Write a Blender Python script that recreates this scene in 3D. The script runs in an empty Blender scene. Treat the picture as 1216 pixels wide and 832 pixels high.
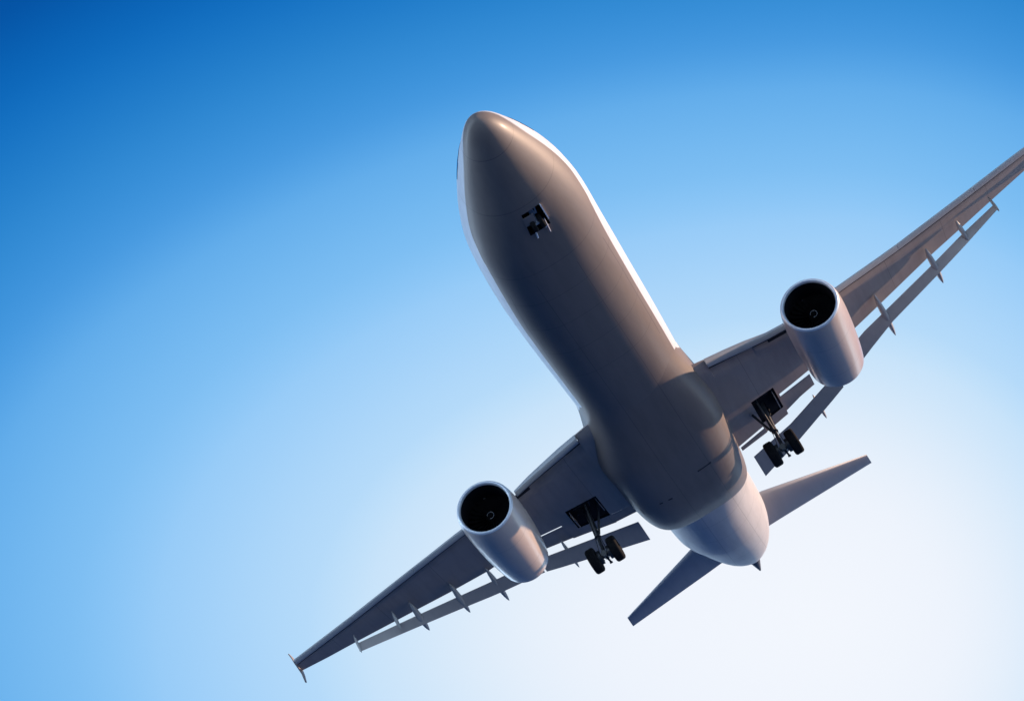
import bpy, bmesh, math, random
import numpy as np
from mathutils import Vector, Matrix
random.seed(3)
SC = bpy.context.scene
COL = SC.collection
rad = math.radians

# ------------------------------------------------------------------ camera
ELEV = 28.0                                   # the photographer looks up at this angle
cam_d = bpy.data.cameras.new("camera")
cam = bpy.data.objects.new("camera", cam_d)
COL.objects.link(cam)
cam.location = (0, 0, 1.7)
cam.rotation_euler = (rad(90 + ELEV), 0, 0)
cam_d.sensor_width = 36.0
cam_d.lens = 36.0 * 2340.09 / 1216.0
cam_d.clip_start = 0.1
cam_d.clip_end = 60000
SC.camera = cam
CAM = Matrix.Translation(cam.location) @ cam.rotation_euler.to_matrix().to_4x4()

# airliner axes (forward, port, up) expressed in the camera's x-right, y-down, z-forward axes
RA = Matrix(((-0.344419, 0.84418, -0.411056), (-0.444146, -0.532231, -0.720918), (-0.827172, -0.065722, 0.558249)))
TA = Vector((-2.3157, -9.5022, 81.4736))
FLIP = Matrix(((1, 0, 0), (0, -1, 0), (0, 0, -1)))
PLANE = CAM @ (Matrix.Translation(FLIP @ TA) @ (FLIP @ RA).to_4x4())

# ------------------------------------------------------------------ sun and sky
EXPOSURE = 0.5
SUN_PLANE = Vector((-0.28, 0.955, 0.13)).normalized()     # towards the sun, in airliner axes
sun_w = (PLANE.to_3x3() @ SUN_PLANE).normalized()
sun_el = math.asin(sun_w.z)
sun_az = math.atan2(sun_w.x, sun_w.y)
sd = bpy.data.lights.new("sun", 'SUN')
sd.energy = 5.0
sd.angle = rad(0.5)
sd.color = (1.0, 0.69, 0.48)
so = bpy.data.objects.new("sun", sd)
COL.objects.link(so)
so.rotation_euler = sun_w.to_track_quat('Z', 'Y').to_euler()

world = bpy.data.worlds.new("World")
SC.world = world
world.use_nodes = True
wn, wl = world.node_tree.nodes, world.node_tree.links
wn.clear()


def wnode(t, **k):
    n = wn.new(t)
    for a, b in k.items():
        setattr(n, a, b)
    return n


sky = wnode('ShaderNodeTexSky', sky_type='NISHITA', sun_disc=False, sun_elevation=sun_el, sun_rotation=sun_az,
            altitude=0.0, air_density=1.0, dust_density=0.2, ozone_density=4.0)
bg = wnode('ShaderNodeBackground')
bg.inputs['Strength'].default_value = 0.1
wo = wnode('ShaderNodeOutputWorld')
# a bright veil of haze low in the sky to the right of the flight path: a property of the direction looked at
cw = CAM.to_3x3()


def sky_dir(px, py):
    return (cw @ Vector(((px - 608) / 2340.09, -(py - 416) / 2340.09, -1.0))).normalized()


HAZE = sky_dir(975, 745)
HAZE_R = cw @ Vector((1, 0, 0))
HAZE_R = (HAZE_R - HAZE * HAZE_R.dot(HAZE)).normalized()
HAZE_U = HAZE_R.cross(HAZE).normalized()
tc = wnode('ShaderNodeTexCoord')
nrm = wnode('ShaderNodeVectorMath', operation='NORMALIZE')
wl.new(tc.outputs['Generated'], nrm.inputs[0])


def wdot(v):
    n = wnode('ShaderNodeVectorMath', operation='DOT_PRODUCT')
    wl.new(nrm.outputs[0], n.inputs[0])
    n.inputs[1].default_value = v
    return n.outputs['Value']


def wmath(op, a, b=None):
    n = wnode('ShaderNodeMath', operation=op)
    for i, x in enumerate((a, b)):
        if isinstance(x, (int, float)):
            n.inputs[i].default_value = x
        elif x is not None:
            wl.new(x, n.inputs[i])
    return n.outputs[0]


# angle from the middle of the veil; the veil is wider along the horizon than it is tall
dr0 = wdot(HAZE_R)
dr = wmath('ADD', wmath('MULTIPLY', dr0, 0.6), wmath('MULTIPLY', wmath('MAXIMUM', dr0, 0.0), 0.42))
du = wdot(HAZE_U)
ang = wmath('ARCTAN2', wmath('SQRT', wmath('ADD', wmath('MULTIPLY', dr, dr), wmath('MULTIPLY', du, du))), wdot(HAZE))
mr = wnode('ShaderNodeMapRange', clamp=True)
mr.inputs['From Min'].default_value = 0.0
mr.inputs['From Max'].default_value = 0.5
wl.new(ang, mr.inputs['Value'])
ramp = wnode('ShaderNodeValToRGB')
wl.new(mr.outputs[0], ramp.inputs['Fac'])
SKY_STOPS = [
    (0.0000, (0.8963, 0.9301, 0.9911)),
    (0.1280, (0.8632, 0.9047, 0.9823)),
    (0.2002, (0.7605, 0.8550, 0.9647)),
    (0.2760, (0.5583, 0.7605, 0.9560)),
    (0.3120, (0.4793, 0.7157, 0.9560)),
    (0.4063, (0.2961, 0.5906, 0.9387)),
    (0.4584, (0.2086, 0.5210, 0.8963)),
    (0.5379, (0.1221, 0.4179, 0.8308)),
    (0.5852, (0.0578, 0.3140, 0.7454)),
    (0.6435, (0.0284, 0.2502, 0.6445)),
    (0.6968, (0.0116, 0.1878, 0.5711)),
    (0.7455, (0.0040, 0.1441, 0.5089)),
    (0.8077, (0.0015, 0.0887, 0.3813)),
    (0.9135, (0.0006, 0.0452, 0.2623))]
cr = ramp.color_ramp
cr.interpolation = 'B_SPLINE'
while len(cr.elements) < len(SKY_STOPS):
    cr.elements.new(0.5)
for e, (p, c) in zip(cr.elements, SKY_STOPS):
    e.position = p
    e.color = (*c, 1)
scl = wnode('ShaderNodeVectorMath', operation='SCALE')
scl.inputs['Scale'].default_value = 1.0 / (0.1 * 2 ** EXPOSURE)
wl.new(ramp.outputs['Color'], scl.inputs[0])
mix = wnode('ShaderNodeMix', data_type='RGBA')
hz = wnode('ShaderNodeMapRange', clamp=True, interpolation_type='SMOOTHSTEP')         # the veil fades into the clear sky far from its centre
hz.inputs['From Min'].default_value = 0.42
hz.inputs['From Max'].default_value = 0.85
hz.inputs['To Min'].default_value = 1.0
hz.inputs['To Max'].default_value = 0.0
wl.new(ang, hz.inputs['Value'])
wl.new(hz.outputs[0], mix.inputs['Factor'])
wl.new(sky.outputs[0], mix.inputs['A'])
wl.new(scl.outputs[0], mix.inputs['B'])
# bright haze band along the horizon, added under the frame to light the rims
sep = wnode('ShaderNodeSeparateXYZ')
wl.new(nrm.outputs[0], sep.inputs[0])
hb = wnode('ShaderNodeMapRange', clamp=True, interpolation_type='SMOOTHSTEP')
hb.inputs['From Min'].default_value = math.sin(rad(1))
hb.inputs['From Max'].default_value = math.sin(rad(17))
hb.inputs['To Min'].default_value = 0.9
hb.inputs['To Max'].default_value = 0.0
wl.new(sep.outputs['Z'], hb.inputs['Value'])
mixb = wnode('ShaderNodeMix', data_type='RGBA')
wl.new(hb.outputs[0], mixb.inputs['Factor'])
wl.new(mix.outputs['Result'], mixb.inputs['A'])
lb = wnode('ShaderNodeMapRange', clamp=True)       # boosted on the left, added to light the starboard rim
lb.inputs['From Min'].default_value = -0.2
lb.inputs['From Max'].default_value = 1.0
lb.inputs['To Min'].default_value = 0.75
lb.inputs['To Max'].default_value = 3.4
wl.new(wmath('MULTIPLY', sep.outputs['X'], -1.0), lb.inputs['Value'])
bsc = wnode('ShaderNodeVectorMath', operation='SCALE')
bsc.inputs[0].default_value = (11.5, 15.0, 19.0)
wl.new(lb.outputs[0], bsc.inputs['Scale'])
wl.new(bsc.outputs[0], mixb.inputs['B'])
wl.new(mixb.outputs['Result'], bg.inputs['Color'])
wl.new(bg.outputs[0], wo.inputs['Surface'])

SC.view_settings.view_transform = 'Standard'
SC.view_settings.look = 'None'
SC.view_settings.exposure = EXPOSURE
SC.view_settings.gamma = 1.0
SC.view_settings.use_curve_mapping = False
SC.render.engine = 'CYCLES'
SC.cycles.max_bounces = 6


# ------------------------------------------------------------------ materials
def new_mat(name):
    m = bpy.data.materials.new(name)
    m.use_nodes = True
    return m, m.node_tree.nodes, m.node_tree.links, m.node_tree.nodes['Principled BSDF']


def nd(nt, t, **k):
    n = nt.new(t)
    for a, b in k.items():
        setattr(n, a, b)
    return n


def math_n(nt, lk, op, a, b=None, clamp=False):
    n = nt.new('ShaderNodeMath')
    n.operation = op
    n.use_clamp = clamp
    for i, x in enumerate((a, b)):
        if x is None:
            continue
        if isinstance(x, (int, float)):
            n.inputs[i].default_value = x
        else:
            lk.new(x, n.inputs[i])
    return n.outputs[0]


def grime(nt, lk, base, amount=0.25, scale=(0.25, 1.6, 1.6), dark=0.6):
    """airflow dirt: noise stretched along the flight direction, multiplied on the paint colour"""
    tc = nd(nt, 'ShaderNodeTexCoord')
    mp = nd(nt, 'ShaderNodeMapping')
    mp.inputs['Scale'].default_value = scale
    lk.new(tc.outputs['Object'], mp.inputs['Vector'])
    nz = nd(nt, 'ShaderNodeTexNoise')
    nz.inputs['Scale'].default_value = 1.3
    nz.inputs['Detail'].default_value = 6
    nz.inputs['Roughness'].default_value = 0.62
    lk.new(mp.outputs[0], nz.inputs['Vector'])
    r = nd(nt, 'ShaderNodeMapRange')
    r.inputs['From Min'].default_value = 0.42
    r.inputs['From Max'].default_value = 0.72
    r.inputs['To Min'].default_value = 0.0
    r.inputs['To Max'].default_value = amount
    lk.new(nz.outputs['Fac'], r.inputs['Value'])
    mx = nd(nt, 'ShaderNodeMix', data_type='RGBA', blend_type='MULTIPLY')
    lk.new(r.outputs[0], mx.inputs['Factor'])
    if isinstance(base, tuple):
        mx.inputs['A'].default_value = (*base, 1)
    else:
        lk.new(base, mx.inputs['A'])
    mx.inputs['B'].default_value = (dark, dark * 0.98, dark * 0.95, 1)
    return mx.outputs['Result'], nz.outputs['Fac']


def line_mask(nt, lk, coord, positions, width):
    """1 on thin lines where coord is close to one of the positions"""
    acc = None
    for p in positions:
        d = math_n(nt, lk, 'ABSOLUTE', math_n(nt, lk, 'SUBTRACT', coord, p))
        v = math_n(nt, lk, 'LESS_THAN', d, width)
        acc = v if acc is None else math_n(nt, lk, 'MAXIMUM', acc, v)
    return acc


def paint(name, col, rough=0.35, coat=0.0, amount=0.25, lines=(), lines_y=(), metallic=0.0, width=0.012, spec=0.5):
    m, nt, lk, b = new_mat(name)
    out, nz = grime(nt, lk, col, amount)
    if lines or lines_y:
        tc = nd(nt, 'ShaderNodeTexCoord')
        sx = nd(nt, 'ShaderNodeSeparateXYZ')
        lk.new(tc.outputs['Object'], sx.inputs[0])
        k = None
        if lines:
            k = line_mask(nt, lk, sx.outputs['X'], lines, width)
        if lines_y:
            ay = math_n(nt, lk, 'ABSOLUTE', sx.outputs['Y'])
            k2 = line_mask(nt, lk, ay, lines_y, width)
            k = k2 if k is None else math_n(nt, lk, 'MAXIMUM', k, k2)
        k = math_n(nt, lk, 'MULTIPLY', k, 0.55)
        mx = nd(nt, 'ShaderNodeMix', data_type='RGBA', blend_type='MULTIPLY')
        lk.new(k, mx.inputs['Factor'])
        lk.new(out, mx.inputs['A'])
        mx.inputs['B'].default_value = (0.25, 0.25, 0.25, 1)
        out = mx.outputs['Result']
    lk.new(out, b.inputs['Base Color'])
    rr = nd(nt, 'ShaderNodeMapRange')
    rr.inputs['To Min'].default_value = rough * 0.8
    rr.inputs['To Max'].default_value = rough * 1.3
    lk.new(nz, rr.inputs['Value'])
    lk.new(rr.outputs[0], b.inputs['Roughness'])
    b.inputs['Metallic'].default_value = metallic
    b.inputs['Coat Weight'].default_value = coat
    b.inputs['Coat Roughness'].default_value = 0.12
    b.inputs['Specular IOR Level'].default_value = spec
    return m


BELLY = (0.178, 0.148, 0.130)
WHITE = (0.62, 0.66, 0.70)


def fuselage_paint(name="fuselage_paint", fairing=False):
    m, nt, lk, b = new_mat(name)
    tc = nd(nt, 'ShaderNodeTexCoord')
    sx = nd(nt, 'ShaderNodeSeparateXYZ')
    lk.new(tc.outputs['Object'], sx.inputs[0])
    X, Y, Z = sx.outputs
    s = math_n(nt, lk, 'MULTIPLY', X, -1.0)
    # height of the paint edge along the fuselage
    fc = nd(nt, 'ShaderNodeFloatCurve')
    cv = fc.mapping.curves[0]
    pts = [(0.0, 0.10), (0.8, -0.16), (1.6, -0.36), (2.5, -0.50), (4.0, -0.58), (5.4, -0.70), (7.0, -1.25), (8.5, -1.66), (11.0, -1.80), (14.0, -1.84), (33.0, -1.86), (34.5, -3.9), (60.0, -3.9)]
    if fairing:
        pts = [(0.0, -1.84), (19.5, -1.84), (21.5, -1.55), (23.0, -0.95), (24.0, -0.3), (24.8, 0.9), (60.0, 0.9)]
    conv = [(a / 60.0, (h + 4.0) / 5.0) for a, h in pts]
    cv.points[0].location = conv[0]
    cv.points[1].location = conv[-1]
    for p in conv[1:-1]:
        cv.points.new(*p)
    fc.mapping.update()
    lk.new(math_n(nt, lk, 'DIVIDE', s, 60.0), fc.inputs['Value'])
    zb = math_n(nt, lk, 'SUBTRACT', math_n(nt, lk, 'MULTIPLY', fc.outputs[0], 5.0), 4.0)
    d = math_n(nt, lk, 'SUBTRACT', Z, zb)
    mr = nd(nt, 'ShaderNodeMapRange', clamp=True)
    # crisp edge, feathered over the radome: its soft light-to-shade turn painted in
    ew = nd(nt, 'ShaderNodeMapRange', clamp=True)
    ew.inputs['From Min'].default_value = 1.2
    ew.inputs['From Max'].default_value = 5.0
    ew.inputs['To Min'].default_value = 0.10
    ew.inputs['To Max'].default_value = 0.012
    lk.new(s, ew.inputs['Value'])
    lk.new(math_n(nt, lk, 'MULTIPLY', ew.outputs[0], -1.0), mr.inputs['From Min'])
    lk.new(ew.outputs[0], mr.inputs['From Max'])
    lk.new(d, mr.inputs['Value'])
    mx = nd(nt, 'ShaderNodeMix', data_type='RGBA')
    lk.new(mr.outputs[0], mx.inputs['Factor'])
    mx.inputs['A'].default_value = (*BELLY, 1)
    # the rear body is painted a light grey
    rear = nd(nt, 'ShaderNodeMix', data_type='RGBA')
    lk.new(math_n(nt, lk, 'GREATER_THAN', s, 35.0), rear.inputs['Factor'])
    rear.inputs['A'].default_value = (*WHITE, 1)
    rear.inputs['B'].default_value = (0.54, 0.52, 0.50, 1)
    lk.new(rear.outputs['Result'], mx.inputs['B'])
    out, nz = grime(nt, lk, mx.outputs['Result'], 0.32)
    # skin joints
    k = line_mask(nt, lk, X, [-1.55, -4.3, -8.2, -10.4, -12.6, -15.0, -17.4, -38.6, -41.0, -43.5, -46.0, -48.4], 0.012)
    kz = line_mask(nt, lk, Y, [-1.05, 1.05], 0.010)
    lz = line_mask(nt, lk, Z, [-2.16], 0.014)
    lz = math_n(nt, lk, 'MULTIPLY', lz, math_n(nt, lk, 'MULTIPLY', math_n(nt, lk, 'GREATER_THAN', s, 9.6), math_n(nt, lk, 'LESS_THAN', s, 19.0)))
    kz = math_n(nt, lk, 'MAXIMUM', kz, lz)
    kx = math_n(nt, lk, 'MULTIPLY', math_n(nt, lk, 'GREATER_THAN', s, 9.0), kz)
    k = math_n(nt, lk, 'MULTIPLY', math_n(nt, lk, 'MAXIMUM', k, kx), 0.5)
    # row of cabin windows high on the side, part of the skin
    fr = math_n(nt, lk, 'FRACT', math_n(nt, lk, 'DIVIDE', s, 0.53))
    wx = math_n(nt, lk, 'LESS_THAN', math_n(nt, lk, 'ABSOLUTE', math_n(nt, lk, 'SUBTRACT', fr, 0.5)), 0.22)
    wz = math_n(nt, lk, 'LESS_THAN', math_n(nt, lk, 'ABSOLUTE', math_n(nt, lk, 'SUBTRACT', Z, 1.05)), 0.17)
    wr = math_n(nt, lk, 'MULTIPLY', math_n(nt, lk, 'GREATER_THAN', s, 7.2), math_n(nt, lk, 'LESS_THAN', s, 45.0))
    win = math_n(nt, lk, 'MULTIPLY', math_n(nt, lk, 'MULTIPLY', wx, wz), wr)
    k = math_n(nt, lk, 'MAXIMUM', k, win)
    m2 = nd(nt, 'ShaderNodeMix', data_type='RGBA', blend_type='MULTIPLY')
    lk.new(k, m2.inputs['Factor'])
    lk.new(out, m2.inputs['A'])
    m2.inputs['B'].default_value = (0.08, 0.08, 0.09, 1)
    lk.new(m2.outputs['Result'], b.inputs['Base Color'])
    b.inputs['Roughness'].default_value = 0.50
    b.inputs['Specular IOR Level'].default_value = 0.36
    b.inputs['Coat Weight'].default_value = 0.06
    b.inputs['Coat Roughness'].default_value = 0.22
    # slight waviness of the skin panels
    bn = nd(nt, 'ShaderNodeTexNoise')
    bn.inputs['Scale'].default_value = 1.1
    bn.inputs['Detail'].default_value = 2
    lk.new(tc.outputs['Object'], bn.inputs['Vector'])
    bp = nd(nt, 'ShaderNodeBump')
    bp.inputs['Strength'].default_value = 0.06
    bp.inputs['Distance'].default_value = 0.1
    lk.new(bn.outputs['Fac'], bp.inputs['Height'])
    lk.new(bp.outputs[0], b.inputs['Normal'])
    return m


def dark_mat(name, col, rough=0.6, metallic=0.0):
    return paint(name, col, rough, 0.0, 0.3, metallic=metallic, spec=0.15)


M = {
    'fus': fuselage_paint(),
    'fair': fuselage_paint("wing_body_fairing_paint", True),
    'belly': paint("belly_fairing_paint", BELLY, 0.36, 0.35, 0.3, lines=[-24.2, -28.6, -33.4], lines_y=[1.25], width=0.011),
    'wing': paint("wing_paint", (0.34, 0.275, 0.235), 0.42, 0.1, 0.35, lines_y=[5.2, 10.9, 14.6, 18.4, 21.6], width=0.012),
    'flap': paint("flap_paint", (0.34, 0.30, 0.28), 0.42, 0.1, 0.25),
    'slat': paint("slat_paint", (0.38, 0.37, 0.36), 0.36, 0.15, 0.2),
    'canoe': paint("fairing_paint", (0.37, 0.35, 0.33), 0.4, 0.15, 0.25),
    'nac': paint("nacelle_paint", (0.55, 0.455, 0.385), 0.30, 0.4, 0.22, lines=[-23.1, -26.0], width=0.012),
    'lip': paint("intake_lip_metal", (0.66, 0.68, 0.70), 0.34, 0.0, 0.1, metallic=0.35),
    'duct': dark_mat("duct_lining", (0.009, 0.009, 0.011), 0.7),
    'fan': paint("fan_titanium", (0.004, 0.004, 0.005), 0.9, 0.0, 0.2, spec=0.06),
    'spiral': paint("spiral_white", (0.30, 0.30, 0.31), 0.5, 0.0, 0.1),
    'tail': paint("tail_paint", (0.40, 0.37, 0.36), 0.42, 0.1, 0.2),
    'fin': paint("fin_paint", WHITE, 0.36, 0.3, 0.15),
    'apu': dark_mat("exhaust_metal", (0.16, 0.16, 0.17), 0.5, 0.5),
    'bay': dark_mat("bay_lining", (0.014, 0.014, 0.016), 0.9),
    'gear': paint("gear_steel", (0.022, 0.024, 0.028), 0.4, 0.0, 0.4),
    'bright': paint("gear_bright_steel", (0.70, 0.70, 0.72), 0.35, 0.0, 0.1),
    'tyre': dark_mat("tyre_rubber", (0.009, 0.009, 0.010), 0.8),
    'rim': dark_mat("wheel_rim", (0.05, 0.05, 0.055), 0.5, 0.3),
    'glass': paint("cockpit_glass", (0.03, 0.05, 0.07), 0.08, 0.6, 0.0),
    'gap_vent_dark': dark_mat("gap_shade_and_vent", (0.03, 0.03, 0.035), 0.6),
}


# ------------------------------------------------------------------ mesh helpers (s runs aft from the nose, y to port, z up)
def P(s, y, z):
    return (-s, y, z)


def make(name, verts, faces, mat, parent, smooth=True, sharp=None, mats=None, fmat=None):
    me = bpy.data.meshes.new(name)
    me.from_pydata([tuple(v) for v in verts], [], faces)
    me.update()
    bm = bmesh.new()
    bm.from_mesh(me)
    bmesh.ops.remove_doubles(bm, verts=bm.verts, dist=1e-5)
    bmesh.ops.recalc_face_normals(bm, faces=bm.faces)
    if smooth:
        ang = rad(sharp if sharp else 40)
        for f in bm.faces:
            f.smooth = True
        for e in bm.edges:
            if len(e.link_faces) == 2 and e.calc_face_angle(0) > ang:
                e.smooth = False
    bm.to_mesh(me)
    bm.free()
    for mm in (mats or [mat]):
        me.materials.append(M[mm])
    o = bpy.data.objects.new(name, me)
    COL.objects.link(o)
    if parent:
        o.parent = parent
    return o


class MB:
    def __init__(self):
        self.v, self.f, self.mi = [], [], []

    def add(self, verts, faces, mi=0):
        n = len(self.v)
        self.v += [tuple(x) for x in verts]
        self.f += [tuple(i + n for i in f) for f in faces]
        self.mi += [mi] * len(faces)

    def rings(self, rings, cap0=True, cap1=True, closed=True, mi=0):
        n = len(rings[0])
        vs = [p for r in rings for p in r]
        fs = []
        for i in range(len(rings) - 1):
            for j in range(n if closed else n - 1):
                k = (j + 1) % n
                fs.append((i * n + j, i * n + k, (i + 1) * n + k, (i + 1) * n + j))
        if cap0:
            fs.append(tuple(range(n)))
        if cap1:
            fs.append(tuple((len(rings) - 1) * n + j for j in range(n)))
        self.add(vs, fs, mi)

    def tube(self, a, b, r0, r1=None, n=14, mi=0):
        a, b = Vector(a), Vector(b)
        r1 = r0 if r1 is None else r1
        d = (b - a).normalized()
        u = d.orthogonal().normalized()
        w = d.cross(u)
        rr = [[a + (b - a) * t + (u * math.cos(2 * math.pi * j / n) + w * math.sin(2 * math.pi * j / n)) * r for j in range(n)] for t, r in ((0, r0), (1, r1))]
        self.rings(rr, mi=mi)

    def lathe(self, c, axis, prof, n=48, mi=0, cap0=False, cap1=False):
        """prof: list of (distance along axis, radius)"""
        c, ax = Vector(c), Vector(axis).normalized()
        u = ax.orthogonal().normalized()
        w = ax.cross(u)
        rr = [[c + ax * t + (u * math.cos(2 * math.pi * j / n) + w * math.sin(2 * math.pi * j / n)) * r for j in range(n)] for t, r in prof]
        self.rings(rr, cap0, cap1, mi=mi)

    def plate(self, pts, nrm, th, mi=0):
        nrm = Vector(nrm).normalized() * th / 2
        a = [Vector(p) + nrm for p in pts]
        b = [Vector(p) - nrm for p in pts]
        self.rings([a, b], mi=mi)

    def build(self, name, mats, parent, smooth=True, sharp=None):
        if isinstance(mats, str):
            mats = [mats]
        me = bpy.data.meshes.new(name)
        me.from_pydata(self.v, [], self.f)
        me.polygons.foreach_set('material_index', self.mi)
        me.update()
        bm = bmesh.new()
        bm.from_mesh(me)
        bmesh.ops.remove_doubles(bm, verts=bm.verts, dist=1e-5)
        bmesh.ops.recalc_face_normals(bm, faces=bm.faces)
        if smooth:
            ang = rad(sharp if sharp else 40)
            for f in bm.faces:
                f.smooth = True
            for e in bm.edges:
                if len(e.link_faces) == 2 and e.calc_face_angle(0) > ang:
                    e.smooth = False
        bm.to_mesh(me)
        bm.free()
        for mm in mats:
            me.materials.append(M[mm])
        o = bpy.data.objects.new(name, me)
        COL.objects.link(o)
        if parent:
            o.parent = parent
        return o


def pchip(xs, ys, xq):
    xs, ys, xq = np.asarray(xs, float), np.asarray(ys, float), np.asarray(xq, float)
    h = np.diff(xs)
    d = np.diff(ys) / h
    m = np.zeros_like(ys)
    for i in range(1, len(xs) - 1):
        if d[i - 1] * d[i] > 0:
            w1, w2 = 2 * h[i] + h[i - 1], h[i] + 2 * h[i - 1]
            m[i] = (w1 + w2) / (w1 / d[i - 1] + w2 / d[i])
    m[0], m[-1] = d[0], d[-1]
    i = np.clip(np.searchsorted(xs, xq, 'right') - 1, 0, len(xs) - 2)
    t = (xq - xs[i]) / h[i]
    return ((2 * t**3 - 3 * t**2 + 1) * ys[i] + (t**3 - 2 * t**2 + t) * h[i] * m[i] + (-2 * t**3 + 3 * t**2) * ys[i + 1] + (t**3 - t**2) * h[i] * m[i + 1])


# ------------------------------------------------------------------ sea (unseen below the frame, added to bounce dark blue onto the belly)
def sea():
    m, nt, lk, b = new_mat("bounce_sea_water")
    tc = nd(nt, 'ShaderNodeTexCoord')
    nz = nd(nt, 'ShaderNodeTexNoise')
    nz.inputs['Scale'].default_value = 0.35
    nz.inputs['Detail'].default_value = 8
    lk.new(tc.outputs['Object'], nz.inputs['Vector'])
    rp = nd(nt, 'ShaderNodeValToRGB')
    rp.color_ramp.elements[0].color = (0.006, 0.040, 0.150, 1)
    rp.color_ramp.elements[1].color = (0.010, 0.062, 0.205, 1)
    lk.new(nz.outputs['Fac'], rp.inputs['Fac'])
    lk.new(rp.outputs[0], b.inputs['Base Color'])
    b.inputs['Roughness'].default_value = 0.6
    b.inputs['IOR'].default_value = 1.33
    b.inputs['Specular IOR Level'].default_value = 0.2
    bp = nd(nt, 'ShaderNodeBump')
    bp.inputs['Strength'].default_value = 0.6
    bp.inputs['Distance'].default_value = 0.4
    lk.new(nz.outputs['Fac'], bp.inputs['Height'])
    lk.new(bp.outputs[0], b.inputs['Normal'])
    R = 20000.0
    me = bpy.data.meshes.new("bounce_water")
    me.from_pydata([(-R, -R, 0), (R, -R, 0), (R, R, 0), (-R, R, 0)], [], [(0, 1, 2, 3)])
    me.materials.append(m)
    o = bpy.data.objects.new("bounce_water", me)
    COL.objects.link(o)
    o['kind'] = 'structure'
    o['label'] = "unseen dark blue sea added to bounce light onto the airliner belly"


sea()

# ------------------------------------------------------------------ the airliner
root = bpy.data.objects.new("airliner", None)
COL.objects.link(root)
root.matrix_world = PLANE
root['label'] = "white and grey twin engine airliner banking overhead with landing gear and flaps down"
root['category'] = "airliner"

FUS = [(0.004, 0.05, 0.701, -0.459), (0.08, 0.224, 0.706, -0.454), (0.25, 0.449, 0.715, -0.445), (0.5, 0.654, 0.724, -0.431), (0.9, 0.89, 0.72, -0.411), (1.5, 1.16, 0.691, -0.373), (2.3, 1.497, 0.639, -0.31), (3.3, 1.877, 0.577, -0.227), (4.5, 2.263, 0.503, -0.153), (6.0, 2.638, 0.385, -0.063), (8.0, 2.949, 0.226, 0.0), (10.0, 3.036, 0.106, 0.001), (13.0, 3.1, 0.005, 0.0), (16.0, 3.094, -0.031, 0.0), (19.0, 3.067, -0.044, 0.001), (22.0, 3.025, -0.066, 0.003), (25.0, 2.977, -0.085, 0.005), (28.0, 2.933, -0.109, 0.006), (31.0, 2.89, -0.135, 0.008), (34.0, 2.86, -0.173, 0.009), (37.0, 2.848, -0.228, 0.134), (40.0, 2.84, -0.288, 0.253), (43.0, 2.805, -0.31, 0.51), (46.0, 2.485, -0.117, 0.776), (49.0, 1.905, -0.049, 0.975), (52.0, 0.969, -0.036, 1.279), (53.2, 0.50, -0.03, 1.39)]
FA = np.array(FUS)
FU = np.sqrt(FA[:, 0])


def fus_at(s):
    u = np.sqrt(np.maximum(s, 0.004))
    return [pchip(FU, FA[:, k], u) for k in (1, 2, 3)]


def squash(s, a):
    """the lower lobe is a little squarer than a circle ahead of the tail"""
    sn, cs = math.sin(rad(a)), math.cos(rad(a))
    if sn >= 0:
        return 1.0
    t = min(max((s - 2.5) / 5.0, 0.0), 1.0) * min(max((40.0 - s) / 5.0, 0.0), 1.0)
    n = 2.0 + 0.6 * t * t * (3 - 2 * t)
    return (abs(cs) ** n + abs(sn) ** n) ** (-1 / n)


BAY_S0, BAY_S1, BAY_A0, BAY_A1 = 4.66, 5.92, -99.0, -77.0


def fuselage():
    ss = sorted(set([0.004, 0.015, 0.04, 0.08, 0.12, 0.17, 0.25, 0.35, 0.5, 0.7, 0.9, 1.2, 1.5, 1.9, 2.3, 2.8, 3.3, 3.8, 4.3, BAY_S0, 5.0, 5.5, 6.0, BAY_S1, 6.8, 7.4] + list(np.arange(8, 53, 0.75)) + [53.2]))
    r, y, z = fus_at(np.array(ss))
    n = 144
    angs = list(np.arange(0, 360, 360 / n))
    # snap two ring angles to the edges of the nose gear bay
    for a in (BAY_A0 % 360, BAY_A1 % 360):
        i = min(range(n), key=lambda j: abs(angs[j] - a))
        angs[i] = a
    ia0, ia1 = angs.index(BAY_A0 % 360), angs.index(BAY_A1 % 360)
    vs, fs = [], []
    for i, s in enumerate(ss):
        for a in angs:
            q = r[i] * squash(s, a)
            vs.append(P(s, y[i] + q * math.cos(rad(a)), z[i] + q * math.sin(rad(a))))
    i0, i1 = ss.index(BAY_S0), ss.index(BAY_S1)
    for i in range(len(ss) - 1):
        for j in range(n):
            if i0 <= i < i1 and ia0 <= j < ia1:
                continue
            k = (j + 1) % n
            fs.append((i * n + j, i * n + k, (i + 1) * n + k, (i + 1) * n + j))
    fs.append(tuple(range(n)))
    fs.append(tuple((len(ss) - 1) * n + j for j in range(n)))
    return make("fuselage", vs, fs, 'fus', root, sharp=60)


fuselage_o = fuselage()


def fus_pt(s, a, off=0.0):
    r, y, z = fus_at(np.array([s]))
    q = r[0] * squash(s, a) + off
    return P(s, y[0] + q * math.cos(rad(a)), z[0] + q * math.sin(rad(a)))


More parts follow.
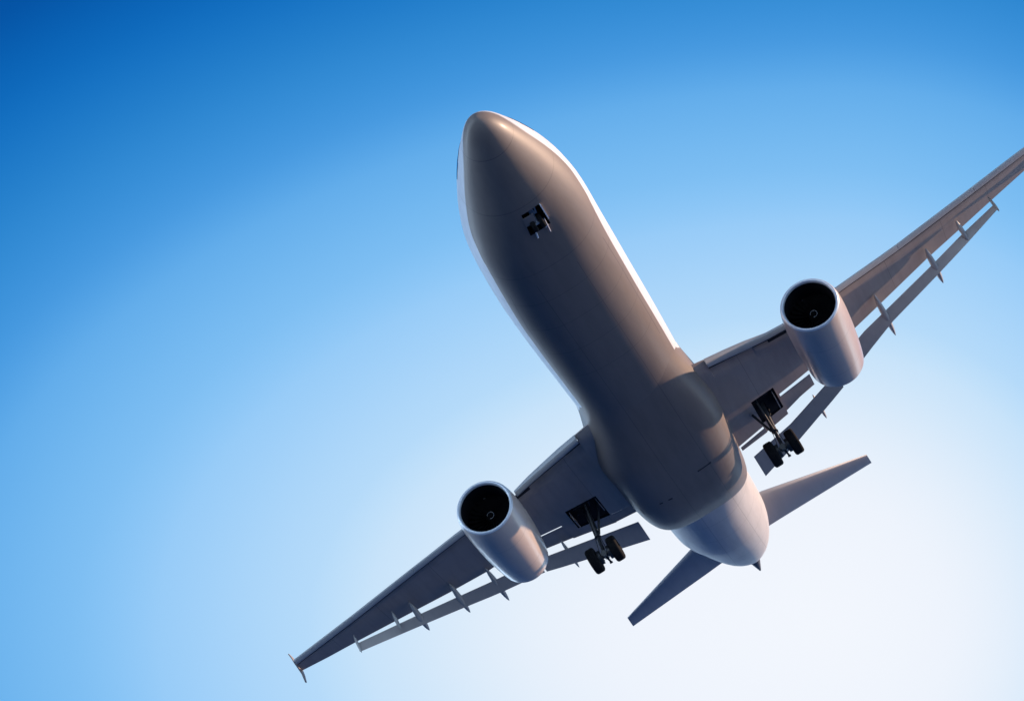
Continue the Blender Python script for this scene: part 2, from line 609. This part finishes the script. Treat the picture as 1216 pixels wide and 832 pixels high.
def fus_patch(name, corners, off, mat, parent, n=6, th=0.03):
    """a pane lying on the fuselage; corners are (s, angle) in order, bilinear between"""
    (s0, a0), (s1, a1), (s2, a2), (s3, a3) = corners
    mb = MB()
    g = {}
    vs = []
    for lay, o in ((0, off), (1, off - th)):
        for i in range(n + 1):
            for j in range(n + 1):
                u, w = i / n, j / n
                s = (1 - u) * (1 - w) * s0 + u * (1 - w) * s1 + u * w * s2 + (1 - u) * w * s3
                a = (1 - u) * (1 - w) * a0 + u * (1 - w) * a1 + u * w * a2 + (1 - u) * w * a3
                g[lay, i, j] = len(vs)
                vs.append(fus_pt(s, a, o))
    fs = []
    for i in range(n):
        for j in range(n):
            fs.append((g[0, i, j], g[0, i + 1, j], g[0, i + 1, j + 1], g[0, i, j + 1]))
            fs.append((g[1, i, j], g[1, i, j + 1], g[1, i + 1, j + 1], g[1, i + 1, j]))
    for k in range(n):
        for (i0, j0, i1, j1) in ((k, 0, k + 1, 0), (k, n, k + 1, n), (0, k, 0, k + 1), (n, k, n, k + 1)):
            fs.append((g[0, i0, j0], g[0, i1, j1], g[1, i1, j1], g[1, i0, j0]))
    mb.add(vs, fs)
    return mb.build(name, mat, parent, sharp=50)


for sg in (1, -1):
    def A(a):
        return a if sg > 0 else 180 - a
    fus_patch("cockpit_window", [(2.75, A(18)), (3.75, A(16)), (3.75, A(33)), (2.75, A(38))], 0.02, 'glass', root)
    fus_patch("cockpit_window", [(2.25, A(27)), (2.68, A(22)), (2.68, A(42)), (2.3, A(52))], 0.02, 'glass', root)
    fus_patch("cockpit_window", [(1.95, A(58)), (2.2, A(40)), (2.45, A(60)), (2.45, A(87))], 0.02, 'glass', root)

# ---- nose gear bay, doors and folded leg
mb = MB()
n = 12
top, bot = [], []
for sbay in (BAY_S0, BAY_S1):
    pass
ring_low, ring_high = [], []
path = [(BAY_S0, BAY_A0 + (BAY_A1 - BAY_A0) * i / n) for i in range(n + 1)] + [(BAY_S0 + (BAY_S1 - BAY_S0) * i / n, BAY_A1) for i in range(1, n + 1)] + \
       [(BAY_S1, BAY_A1 + (BAY_A0 - BAY_A1) * i / n) for i in range(1, n + 1)] + [(BAY_S1 + (BAY_S0 - BAY_S1) * i / n, BAY_A0) for i in range(1, n)]
for s, a in path:
    p = fus_pt(s, a, 0.004)
    ring_low.append(p)
    ring_high.append((p[0], p[1], -1.2))
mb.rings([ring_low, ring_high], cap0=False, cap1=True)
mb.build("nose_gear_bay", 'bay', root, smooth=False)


def wheel(name, c, axis, R, w, parent):
    """tyre with rounded shoulders and tread grooves, dished rim with a hub"""
    mb = MB()
    h = w / 2
    prof = [(-h * .62, R * .56), (-h * .86, R * .64), (-h * .98, R * .76), (-h * .95, R * .87), (-h * .80, R * .955), (-h * .58, R * .99)]
    for gx in (-.36, 0.0, .36):
        prof += [(h * (gx - .05), R), (h * (gx - .035), R * .975), (h * (gx + .035), R * .975), (h * (gx + .05), R)]
    prof += [(-a, b) for a, b in reversed(prof[:6])]
    mb.lathe(c, axis, prof, 48)
    rim = [(-h * .62, R * .56), (-h * .60, R * .50), (-h * .30, R * .44), (-h * .24, R * .2), (-h * .62, R * .16), (-h * .66, R * .03)]
    mb.lathe(c, axis, rim, 32, mi=1, cap1=True)
    mb.lathe(c, axis, [(-a, b) for a, b in rim], 32, mi=1, cap1=True)
    return mb.build(name, ['tyre', 'rim'], parent, sharp=35)


NY = 0.52
mb = MB()
mb.tube(P(4.85, NY, -1.5), P(5.45, NY, -2.40), 0.10)
mb.tube(P(5.45, NY, -2.40), P(5.52, NY, -2.62), 0.07)
mb.tube(P(5.54, NY - .30, -2.60), P(5.54, NY + .30, -2.60), 0.05)
mb.tube(P(4.78, NY + .02, -1.9), P(5.35, NY + .16, -2.33), 0.04)
mb.tube(P(4.78, NY + .30, -1.9), P(5.35, NY + .18, -2.33), 0.04)
ng = mb.build("nose_landing_gear", 'bright', root)
for dy in (-.19, .19):
    wheel("wheel", P(5.56, NY + dy, -2.50), (0, 1, 0), 0.36, 0.22, ng)
# port door edge seen end on, starboard door still half closed over the opening
mb = MB()
a0, a1 = Vector(fus_pt(4.66, BAY_A1 + .6, -.02)), Vector(fus_pt(5.55, BAY_A1 + .6, -.02))
mb.plate([a0, a1, a1 + Vector((0, .02, -.13)), a0 + Vector((0, .02, -.15))], (0, 1, .2), 0.045)
mb.build("bay_door", 'bright', root, smooth=False)
fus_patch("bay_door", [(4.86, -99.5), (5.34, -99.5), (5.34, -88.5), (4.86, -87.0)], 0.03, 'belly', root, th=0.025)
mb = MB()
mb.tube(Vector(fus_pt(5.45, -80, 0.03)), Vector(fus_pt(6.22, -81, 0.10)), 0.022)
mb.tube(Vector(fus_pt(5.85, -79.5, 0.05)), Vector(fus_pt(5.90, -83, 0.07)), 0.02)
mb.tube(Vector(fus_pt(5.90, -93, 0.0)), Vector(fus_pt(6.15, -93.5, 0.09)), 0.035)
mb.build("door_rod", 'bright', root)

# ---- belly fairing
FAIR = [(17.0, 1.7, -2.75, -0.04), (18.5, 2.2, -2.78, -0.04), (20.0, 2.615, -2.85, -0.02), (22.0, 3.092, -3.099, -0.074), (24.0, 3.362, -3.4, -0.148), (26.0, 3.52, -3.603, -0.258), (28.0, 3.574, -3.71, -0.372), (30.0, 3.507, -3.719, -0.396), (32.0, 3.441, -3.711, -0.452), (34.0, 3.333, -3.558, -0.47), (35.5, 3.202, -3.238, -0.455), (36.5, 2.95, -2.891, -0.412), (36.8, 2.55, -2.45, -0.40)]
FR = np.array(FAIR)


def fair_ring(s, n=96):
    w, b, y = [float(pchip(FR[:, 0], FR[:, k], [s])[0]) for k in (1, 2, 3)]
    ex, zt = 3.3, -0.9
    out = []
    for j in range(n):
        t = 2 * math.pi * j / n
        c, sn = math.cos(t), math.sin(t)
        cx = math.copysign(abs(c) ** (2 / ex), c)
        cz = math.copysign(abs(sn) ** (2 / ex), sn)
        fr, fy, fz = [float(q[0]) for q in fus_at(np.array([s]))]
        st = 19.0 + 3.6 * (1.0 if sn > 0 else 1.0 - min(1.0, abs(sn) / .75))     # the flanks swell later than the keel
        f = min(1.0, max(0.0, (s - st) / (27.5 - st)))
        f = f * f * (3 - 2 * f)
        fr *= squash(s, math.degrees(t))
        cyl = (fy + (fr - .035) * c, fz + (fr - .035) * sn)
        full = (y + w * cx, zt + (cz * 0.7 if sn > 0 else cz * (zt - b)))
        if sn > 0:
            f = max(f, 0.0)
        out.append(P(s, cyl[0] + (full[0] - cyl[0]) * f, cyl[1] + (full[1] - cyl[1]) * f))
    return out


mb = MB()
ss = list(np.arange(19, 35.4, 0.4)) + [35.5, 35.8, 36.1, 36.35, 36.5, 36.65, 36.8]
mb.rings([fair_ring(s) for s in ss])
belly = mb.build("belly_fairing", 'fair', root, sharp=30)


def fair_low(s, y):
    """lowest point of the fairing skin at (s, y)"""
    w, b, yc = [float(pchip(FR[:, 0], FR[:, k], [s])[0]) for k in (1, 2, 3)]
    u = min(0.999, abs(y - yc) / w)
    return -0.9 + (b + 0.9) * (1 - u ** 3.3) ** (1 / 3.3)


for (s, y, l, ang) in ((30.1, 0.72, 0.85, 0), (31.2, -2.0, 0.75, 0)):
    mb = MB()
    pts = []
    for (ds, dy) in ((-.05, -l / 2), (-.05, l / 2), (.07, l / 2), (.07, -l / 2)):
        pts.append(P(s + ds, y + dy, fair_low(s + ds, y + dy) - .006))
    mb.plate(pts, (0, 0, 1), 0.012)
    mb.build("air_vent", 'gap_vent_dark', root, smooth=False)


# ---- wings
def interp(tab, y):
    xs, ys = zip(*tab)
    return float(np.interp(y, xs, ys))


def zlow(y, sg):
    y = abs(y)
    zin = -1.8 + .177 * (y - 3.6)
    k = .25 if sg > 0 else .07
    # soft knee around the engine
    t = y - 8.0
    soft = 1.2
    e = 0.5 * (t + math.sqrt(t * t + soft))
    return zin + (k - .177) * (e - 0.0)


INC = .035
LE = {1: [(1.2, 23.2), (3.22, 24.25), (7.82, 26.63), (11.69, 27.75), (15.32, 28.84), (20.0, 29.95), (24.4, 30.95), (26.0, 31.4)],
      -1: [(1.2, 22.75), (3.77, 23.99), (8.35, 26.5), (12.33, 27.5), (16.03, 28.6), (19.75, 29.75), (24.2, 31.0)]}
TE = {1: [(1.2, 32.9), (4.52, 33.0), (4.60, 33.72), (6.10, 33.75), (6.18, 31.5), (8.2, 31.68), (11.8, 31.89), (13.6, 31.92), (16.9, 31.95), (19.1, 32.13), (21.4, 32.29), (24.14, 32.52), (26.0, 32.75)],
      -1: [(1.2, 32.4), (4.95, 32.5), (5.03, 33.55), (7.52, 33.30), (7.60, 31.5), (9.0, 31.45), (12.4, 32.15), (14.85, 32.22), (17.2, 32.17), (20.6, 32.12), (22.6, 32.14), (24.2, 32.08)]}
YTIP = {1: 26.0, -1: 24.2}


def wing_z(s, y, sg):
    return zlow(y, sg) - INC * (s - 24.0)


def section(sLE, sTE, y, sg, nose=0.0, T=None, n=15):
    """closed airfoil loop: lower nose to tail, then upper back. returns list of points and the lower count"""
    c = sTE - sLE
    T = T if T else 0.115 * max(c, 1.0) ** 0.93
    lo, up = [], []
    for i in range(n + 1):
        u = 0.5 - 0.5 * math.cos(math.pi * i / n)
        s = sLE + u * c
        zl = wing_z(s, y, sg)
        lo.append(P(s, sg * y, zl + T * 0.42 * max(0.0, 1 - u / 0.12) ** 2))
        t = 5 * (0.2969 * math.sqrt(u) - 0.126 * u - 0.3516 * u * u + 0.2843 * u ** 3 - 0.1015 * u ** 4)
        up.append(P(s, sg * y, zl + T * 0.42 * (1 - u) ** 3 + T * 1.0 * t + 0.035 * u))
    return lo, up


def wing(sg):
    tip = YTIP[sg]
    bay = (4.62, 6.05) if sg > 0 else (5.06, 6.95)
    R0 = {1: 3.66, -1: 4.02}
    ys = sorted(set([1.2, 2.2, 3.2, R0[sg] - .02, R0[sg]] + [a for a, _ in TE[sg]] + list(bay) + [7.0, 9.5, 10.6, 11.7, 13, 16, 18.6, 23, tip]))
    ys = [y for y in ys if y <= tip]
    n = 22
    rows = []
    for y in ys:
        sl, st = interp(LE[sg], y), interp(TE[sg], y)
        sn = sl + (0.06 if y < R0[sg] else float(np.interp(y, [R0[sg], 6.5, 9, 20, 26], [.66, .52, .46, .40, .34])))
        rows.append(section(sn, st, y, sg, n=n, T=0.115 * (st - sl) ** 0.93))
    vs, fs = [], []
    idx = {}
    for i, (lo, up) in enumerate(rows):
        for k, p in enumerate(lo):
            idx[i, 0, k] = len(vs)
            vs.append(p)
        for k, p in enumerate(up):
            idx[i, 1, k] = len(vs)
            vs.append(p)
    k0, k1 = 12, 17
    i0, i1 = ys.index(bay[0]), ys.index(bay[1])
    for i in range(len(ys) - 1):
        for k in range(n):
            if not (i0 <= i < i1 and k0 <= k < k1):
                fs.append((idx[i, 0, k], idx[i, 0, k + 1], idx[i + 1, 0, k + 1], idx[i + 1, 0, k]))
            fs.append((idx[i, 1, k], idx[i + 1, 1, k], idx[i + 1, 1, k + 1], idx[i, 1, k + 1]))
        fs.append((idx[i, 0, n], idx[i, 1, n], idx[i + 1, 1, n], idx[i + 1, 0, n]))
        fs.append((idx[i, 0, 0], idx[i + 1, 0, 0], idx[i + 1, 1, 0], idx[i, 1, 0]))
    e = len(ys) - 1
    for i in (0, e):
        fs.append(tuple([idx[i, 0, k] for k in range(n + 1)] + [idx[i, 1, k] for k in range(n, -1, -1)]))
    w = make("wing", vs, fs, 'wing', root, sharp=45, mats=['wing', 'gap_vent_dark'])
    # shade of the gap behind the slats, painted dark on the wing nose
    for p in w.data.polygons:
        c = p.center
        y = abs(c.y)
        if y > R0[sg] and p.normal.z < 0.3:
            sn = interp(LE[sg], y) + float(np.interp(y, [R0[sg], 6.5, 9, 20, 26], [.66, .52, .46, .40, .34]))
            if (-c.x - sn) / (interp(TE[sg], y) - sn) < .024:
                p.material_index = 1
    # wheel bay liner
    mb = MB()
    loop = [(i, k0) for i in range(i0, i1 + 1)] + [(i1, k) for k in range(k0 + 1, k1 + 1)] + \
           [(i, k1) for i in range(i1 - 1, i0 - 1, -1)] + [(i0, k) for k in range(k1 - 1, k0, -1)]
    low, high = [], []
    for i, k in loop:
        a, b = rows[i][0][k], rows[i][1][k]
        low.append((a[0], a[1], a[2] + .004))
        high.append((a[0], a[1], a[2] + .75 * (b[2] - a[2])))
    mb.rings([low, high], cap0=False, cap1=False)
    # roof of the bay follows the upper skin from inside
    for i in range(i0, i1):
        for k in range(k0, k1):
            q = []
            for ii, kk in ((i, k), (i + 1, k), (i + 1, k + 1), (i, k + 1)):
                a, b = rows[ii][0][kk], rows[ii][1][kk]
                q.append((a[0], a[1], a[2] + .75 * (b[2] - a[2])))
            mb.add(q, [(0, 1, 2, 3)])
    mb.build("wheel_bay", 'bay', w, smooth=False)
    return w


def slat(sg, w, spans):
    for (ya, yb) in spans:
        mb = MB()
        rr = []
        m = max(3, int((yb - ya) / 1.0))
        for i in range(m + 1):
            y = ya + (yb - ya) * i / m
            sl, st = interp(LE[sg], y), interp(TE[sg], y)
            T = 0.115 * (st - sl) ** 0.93
            z0 = wing_z(sl, y, sg)
            lip = 0.27 if y > 6 else 0.32
            pr = [(lip, .0), (lip * .72, .005), (.16, .03), (.05, .08), (.0, .15), (.03, .24), (.12, .36 * T + .14), (.35, .55 * T + .14), (.75, .74 * T + .12), (.74, .74 * T + .09), (.40, .38 * T + .08), (.26, .14), (lip, .03)]
            rr.append([P(sl + a, sg * y, z0 + b) for a, b in pr])
        mb.rings(rr)
        mb.build("slat", 'slat', w, sharp=35)


def flap_strip(name, sg, w, tab, mat='flap', th=0.16):
    """tab rows: y, s_le, z_le, s_te, z_te"""
    mb = MB()
    rr = []
    ys = [r[0] for r in tab]
    cols = [[r[k] for r in tab] for k in range(1, 5)]
    m = max(4, int((ys[-1] - ys[0]) / 0.8))
    for i in range(m + 1):
        y = ys[0] + (ys[-1] - ys[0]) * i / m
        a, za, b, zb = [float(np.interp(y, ys, c)) for c in cols]
        dirv = Vector((b - a, zb - za))
        L = dirv.length
        dirv /= L
        nv = Vector((-dirv.y, dirv.x))
        t = th * min(1.0, L / 1.5) ** .5
        prof = [(0, .15), (.03, .02), (.12, -.02), (.45, 0.0), (1.0, 0.0), (1.0, .06), (.7, .52), (.4, .92), (.18, .98), (.05, .62)]
        rr.append([P(a + dirv.x * u * L + nv.x * k * t, sg * y, za + dirv.y * u * L + nv.y * k * t) for u, k in prof])
    mb.rings(rr)
    return mb.build(name, mat, w, sharp=35)


def canoe(sg, w, y, s0, z0, s1, z1, width=0.36, depth=0.55, label=None):
    """flap track fairing: a slim boat hanging under the wing from (s0,z0) to its pointed tail (s1,z1)"""
    mb = MB()
    rr = []
    m = 18
    for i in range(m + 1):
        u = i / m
        e = max(0.02, (math.sin(math.pi * min(1, u * 0.98 + 0.01)) ** 0.62))
        hw = width / 2 * e
        hd = depth / 2 * e
        s = s0 + (s1 - s0) * u
        zc = z0 + (z1 - z0) * u ** 1.25 - depth * .18 * math.sin(math.pi * u)
        rr.append([P(s, sg * y + hw * math.cos(t), zc + hd * math.sin(t)) for t in [2 * math.pi * j / 20 for j in range(20)]])
    mb.rings(rr)
    return mb.build("flap_track_fairing", 'canoe', w, sharp=60)


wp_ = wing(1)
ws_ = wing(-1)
slat(1, wp_, [(3.655, 8.3), (10.3, 15.6), (15.62, 20.9), (20.92, 25.95)])
slat(-1, ws_, [(4.015, 8.4), (10.3, 15.4), (15.42, 19.9), (19.92, 24.15)])
# trailing flaps: inboard and outboard of the engine
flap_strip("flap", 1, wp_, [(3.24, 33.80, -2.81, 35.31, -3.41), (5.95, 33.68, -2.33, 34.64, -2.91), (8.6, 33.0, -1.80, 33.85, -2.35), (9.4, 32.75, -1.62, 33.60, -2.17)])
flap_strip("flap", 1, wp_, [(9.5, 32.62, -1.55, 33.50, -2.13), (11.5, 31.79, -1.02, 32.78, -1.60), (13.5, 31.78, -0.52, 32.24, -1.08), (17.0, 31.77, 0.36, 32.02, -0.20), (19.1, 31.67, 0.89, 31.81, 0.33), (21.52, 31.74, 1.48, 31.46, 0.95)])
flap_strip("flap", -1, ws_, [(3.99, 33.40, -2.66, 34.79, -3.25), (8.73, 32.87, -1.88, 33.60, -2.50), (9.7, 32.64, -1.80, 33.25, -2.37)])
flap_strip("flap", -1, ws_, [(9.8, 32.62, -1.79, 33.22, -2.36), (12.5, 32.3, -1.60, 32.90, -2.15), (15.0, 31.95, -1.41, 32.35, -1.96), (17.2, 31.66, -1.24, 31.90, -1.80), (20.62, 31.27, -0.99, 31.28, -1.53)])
# fixed trailing edge panels with a light gap ahead of them
flap_strip("spoiler_panel", 1, wp_, [(6.11, 31.76, -1.64, 33.50, -1.61), (7.2, 31.88, -1.45, 33.18, -1.47), (8.15, 31.95, -1.30, 33.18, -1.31)], 'wing', 0.12)
flap_strip("spoiler_panel", 1, wp_, [(2.9, 33.20, -2.23, 33.55, -2.26), (4.59, 33.20, -1.97, 33.72, -1.99)], 'wing', 0.10)
flap_strip("spoiler_panel", -1, ws_, [(7.53, 31.70, -1.37, 33.30, -1.42), (9.6, 31.68, -1.12, 32.95, -1.20)], 'wing', 0.12)
flap_strip("spoiler_panel", -1, ws_, [(3.3, 32.56, -2.10, 33.34, -2.15), (5.02, 32.58, -1.84, 33.52, -1.88)], 'wing', 0.10)
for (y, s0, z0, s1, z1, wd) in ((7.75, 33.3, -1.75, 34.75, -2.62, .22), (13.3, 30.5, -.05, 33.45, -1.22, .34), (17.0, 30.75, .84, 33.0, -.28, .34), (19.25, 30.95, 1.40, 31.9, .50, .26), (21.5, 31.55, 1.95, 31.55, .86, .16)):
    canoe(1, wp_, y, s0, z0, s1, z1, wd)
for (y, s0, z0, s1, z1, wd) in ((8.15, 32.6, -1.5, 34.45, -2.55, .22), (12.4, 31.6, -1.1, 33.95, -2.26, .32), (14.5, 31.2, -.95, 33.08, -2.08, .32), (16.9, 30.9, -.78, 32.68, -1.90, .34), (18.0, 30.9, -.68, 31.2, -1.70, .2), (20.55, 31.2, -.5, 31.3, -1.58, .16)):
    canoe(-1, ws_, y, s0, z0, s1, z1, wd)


def fence(sg, w):
    y = YTIP[sg]
    sl, st = interp(LE[sg], y), interp(TE[sg], y)
    z = wing_z(sl, y, sg) + .06
    mb = MB()
    prof = [(sl + .35, z - .05, 0), (sl + .15, z + .12, .02), (sl + .50, z + .6, .15), (sl + .72, z + 1.08, .29), (sl + .92, z + 1.08, .29), (sl + 1.10, z + .55, .14), (st + .05, z + .05, .02),
            (st + .10, z - .40, .05), (st + .16, z - .80, .13), (st + .02, z - .80, .13), (st - .30, z - .40, .04)]
    a = [P(s, sg * (y + d + .028), zz) for s, zz, d in prof]
    b = [P(s, sg * (y + d - .028), zz) for s, zz, d in prof]
    mb.rings([a, b])
    mb.build("wingtip_fence", 'wing', w, smooth=False)


fence(1, wp_)
fence(-1, ws_)


# ---- engines
def engine(sg, lip, rear_dy, L, rr):
    c = Vector(lip)
    rear = c + Vector((-L, rear_dy, 0.0))
    ax = (rear - c).normalized()
    k = L / 6.4
    mb = MB()
    outer = [(.10, 1.455), (.22, 1.485), (.5, 1.525), (1.0, 1.56), (1.7, 1.575), (2.6, 1.57), (3.6, 1.545), (4.6, 1.50), (5.5, 1.44), (6.1, 1.385), (6.4, 1.35)]
    outer = [(a * k, 1.455 + (b - 1.455) if a < 3 else b + (rr - 1.35) * (a - 3) / 3.4) for a, b in outer]
    inner = [(6.4 * k, outer[-1][1]), (6.39 * k, outer[-1][1] - .04), (5.6 * k, outer[-1][1] - .03), (4.8 * k, outer[-1][1] - .02)]
    mb.lathe(c, ax, outer, 96)
    mb.lathe(c, ax, inner, 96)
    # inner exhaust wall and plug, dark
    mb.lathe(c, ax, [(4.8 * k, outer[-1][1] - .02), (4.8 * k, .62), (5.6 * k, .52), (6.25 * k, .05)], 48, mi=1, cap1=True)
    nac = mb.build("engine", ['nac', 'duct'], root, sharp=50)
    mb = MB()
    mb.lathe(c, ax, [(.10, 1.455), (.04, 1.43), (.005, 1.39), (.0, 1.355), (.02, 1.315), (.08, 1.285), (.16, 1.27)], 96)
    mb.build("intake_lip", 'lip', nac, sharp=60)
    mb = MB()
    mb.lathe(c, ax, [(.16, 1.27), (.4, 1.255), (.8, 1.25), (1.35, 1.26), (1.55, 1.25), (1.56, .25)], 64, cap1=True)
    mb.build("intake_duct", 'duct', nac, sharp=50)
    mb = MB()
    u = ax.orthogonal().normalized()
    w = ax.cross(u)
    for b in range(24):
        t0 = 2 * math.pi * b / 24
        for_r = []
        for r in (.30, .62, .95, 1.235):
            tw = rad(20 + 42 * (r - .3) / .93)
            ch = .30 + .10 * math.sin(math.pi * (r - .3) / .93)
            row = []
            for h in (-.5, .5):
                t = t0 + h * ch * math.sin(tw) / r + .10 * (r - .3)
                row.append(c + ax * (1.28 + h * ch * math.cos(tw)) + (u * math.cos(t) + w * math.sin(t)) * r)
            for_r.append(row)
        vs = [p for row in for_r for p in row]
        mb.add(vs, [(2 * i, 2 * i + 1, 2 * i + 3, 2 * i + 2) for i in range(3)])
    mb.build("fan", 'fan', nac, sharp=60)
    mb = MB()
    mb.lathe(c, ax, [(.84, .01), (.86, .05), (.93, .12), (1.05, .21), (1.2, .28), (1.34, .31)], 40, cap0=True, cap1=True)
    sp = mb.build("spinner", 'fan', nac, sharp=60)
    mb = MB()
    prev = None
    pts = []
    for i in range(41):
        t = 2 * math.pi * 0.86 * i / 40 + .6
        r = .15 + .03 * i / 40
        zz = .955 + (r - .12) * 1.30 - .012
        pts.append(c + ax * zz + (u * math.cos(t) + w * math.sin(t)) * r)
    for i in range(40):
        mb.tube(pts[i], pts[i + 1], .017 if i > 3 else .008 + .002 * i, n=6)
    mb.build("spiral_mark", 'spiral', sp)
    # strake on the inboard shoulder
    mb = MB()
    side = -sg
    ang = rad(38)
    base = [c + ax * t * k + Vector((0, side * math.cos(ang), math.sin(ang))) * rad_ for t, rad_ in ((1.7, 1.55), (3.3, 1.53), (3.3, 1.80), (2.5, 1.72))]
    mb.plate(base, Vector((0, -math.sin(ang), side * math.cos(ang))), .03)
    mb.build("strake", 'nac', nac, smooth=False)
    # pylon
    y = abs(c.y)
    sl = interp(LE[sg], y)
    zt = wing_z(sl + 1, y, sg) + .25
    mb = MB()
    rr_ = []
    for (sa, sb, z, hw) in ((-c.x + 1.2, -c.x + 6.0 * k, c.z + 1.15, .20), (-c.x + 1.9, 29.6, c.z + 1.62, .22), (sl - 1.0, 30.9, zt - .45, .22), (sl + .2, 31.2, zt + .05, .20)):
        ring = []
        m = 24
        for j in range(m):
            t = 2 * math.pi * j / m
            cx = math.cos(t)
            sx = sa + (sb - sa) * (0.5 - 0.5 * cx)
            hwj = hw * abs(math.sin(t)) ** .6 * math.copysign(1, math.sin(t))
            ring.append(P(sx, c.y + hwj, z))
        rr_.append(ring)
    mb.rings(rr_)
    mb.build("pylon", 'nac', root, sharp=50)


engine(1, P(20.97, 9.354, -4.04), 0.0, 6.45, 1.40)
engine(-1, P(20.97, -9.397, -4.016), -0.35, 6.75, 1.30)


# ---- main landing gear
def main_gear(sg, axle, top, w):
    ax, tp = Vector(axle), Vector(top)
    mb = MB()
    kn = tp.lerp(ax, .62)
    mb.tube(tp, kn, .17, .15, 18)
    mb.tube(kn, kn + (ax - tp).normalized() * .05, .19, .19, 18)
    mb.tube(kn, ax, .10, .10, 16)
    mb.tube(ax + Vector((0, -.62, 0)), ax + Vector((0, .62, 0)), .10, .10, 16)
    mb.tube(ax + Vector((.0, -.2, 0)), ax + Vector((.0, .2, 0)), .16, .16, 16)
    for dy in (-.33, .33):
        mb.lathe(ax + Vector((0, dy - .13, 0)), (0, 1, 0), [(0, .1), (.01, .38), (.25, .40), (.26, .1)], 24)
    mb.tube(ax + Vector((.35, 0, -.05)), ax + Vector((-.45, 0, .05)), .17, .14, 16)
    # torque links behind the leg
    a, b, c2 = kn + Vector((-.1, 0, .1)), kn.lerp(ax, .5) + Vector((-.50, 0, 0)), ax + Vector((-.1, 0, .1))
    mb.tube(a, b, .05)
    mb.tube(b, c2, .05)
    # brake lines and small fittings
    for dy in (-.22, .22):
        mb.tube(kn + Vector((.14, dy * .6, 0)), ax + Vector((.12, dy, .1)), .018, n=8)
        mb.tube(ax + Vector((-.25, dy, -.15)), ax + Vector((.25, dy, -.15)), .05, n=10)
    mb.tube(ax + Vector((-.34, .06, -.38)), ax + Vector((-.1, .02, -.15)), .05, .07, n=10)
    mb.tube(ax + Vector((-.34, -.02, -.40)), ax + Vector((-.34, .14, -.40)), .06, n=10)
    # pipes and a retraction jack across the bay
    for dx, dz in ((.42, .10), (.12, .16), (-.30, .08)):
        mb.tube(tp + Vector((dx, -.62, dz)), tp + Vector((dx + .1, .62, dz)), .03, n=8)
    mb.tube(tp + Vector((.5, -sg * .35, .05)), tp + Vector((-.45, -sg * .2, .0)), .06, n=10)
    g = mb.build("main_landing_gear", 'gear', root)
    # inner door hanging along the body side of the bay
    mb = MB()
    o = -sg * .74
    mb.plate([tp + Vector((.60, o, .0)), tp + Vector((-.70, o, .02)), tp + Vector((-.60, o * 1.08, -.38)), tp + Vector((.42, o * 1.08, -.42))], (0, 1, -.06 * sg), .05)
    mb.build("gear_door", 'wing', g, smooth=False)
    mb = MB()
    mb.tube(tp + Vector((.1, -sg * .8, .0)), kn + Vector((0, -sg * .15, .1)), .075, .065)
    mb.tube(tp + Vector((.75, -sg * .15, .05)), kn + Vector((.1, 0, 0)), .06, .055)
    mb.tube(tp + Vector((-.75, sg * .25, .05)), kn + Vector((-.08, 0, .05)), .06, .055)
    mb.build("side_brace", 'gear', g)
    for dy in (-.64, .64):
        wheel("wheel", ax + Vector((0, dy, 0)), (0, 1, 0), .72, .54, g)
    # leg door outboard of the leg
    mb = MB()
    o = sg * .85
    mb.plate([tp + Vector((.55, o, .05)), tp + Vector((-.75, o, .1)), tp + Vector((-.75, o * .96, -.42)), tp + Vector((.45, o * .96, -.50))], (0, 1, .06 * sg), .05)
    mb.build("gear_door", 'wing', g, smooth=False)


main_gear(1, P(31.2, 4.78, -4.65), P(31.45, 5.05, -1.55), wp_)
main_gear(-1, P(30.75, -6.22, -4.68), P(31.2, -5.95, -1.45), ws_)


# ---- tail surfaces and tail cone
def surface(name, secs, mat, vertical=False, T=.10):
    """secs: list of (le point, te point); loft of symmetric airfoils"""
    mb = MB()
    rr = []
    n = 14
    for a, b in secs:
        a, b = Vector(a), Vector(b)
        c = (b - a).length
        up = Vector((0, 1, 0)) if vertical else Vector((0, 0, 1))
        ring = []
        for sgn, rng in ((1, range(n + 1)), (-1, range(n - 1, 0, -1))):
            for i in rng:
                u = 0.5 - 0.5 * math.cos(math.pi * i / n)
                t = 5 * T * c * (0.2969 * math.sqrt(u) - 0.126 * u - 0.3516 * u * u + 0.2843 * u ** 3 - 0.1036 * u ** 4)
                ring.append(a + (b - a) * u + up * (sgn * t + .0))
        rr.append(ring)
    mb.rings(rr)
    return mb.build(name, mat, root, sharp=60)


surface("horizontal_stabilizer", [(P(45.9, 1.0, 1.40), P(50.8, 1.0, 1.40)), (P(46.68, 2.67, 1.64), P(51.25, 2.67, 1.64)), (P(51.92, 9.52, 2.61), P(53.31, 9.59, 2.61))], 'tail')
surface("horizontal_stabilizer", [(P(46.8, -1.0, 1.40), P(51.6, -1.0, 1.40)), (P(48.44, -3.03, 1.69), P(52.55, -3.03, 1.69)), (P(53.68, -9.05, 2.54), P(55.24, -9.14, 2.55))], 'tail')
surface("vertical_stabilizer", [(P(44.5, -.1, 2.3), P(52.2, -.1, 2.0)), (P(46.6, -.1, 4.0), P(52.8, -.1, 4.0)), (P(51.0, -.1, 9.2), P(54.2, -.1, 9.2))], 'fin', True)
mb = MB()
mb.lathe(P(53.0, -.03, 1.405), Vector(P(55.3, -.13, 1.2)) - Vector(P(53.0, -.03, 1.405)), [(0, .40), (.25, .43), (.9, .33), (1.6, .19), (2.2, .07), (2.3, .03)], 32, cap0=True, cap1=True)
mb.build("tail_cone", 'apu', root)
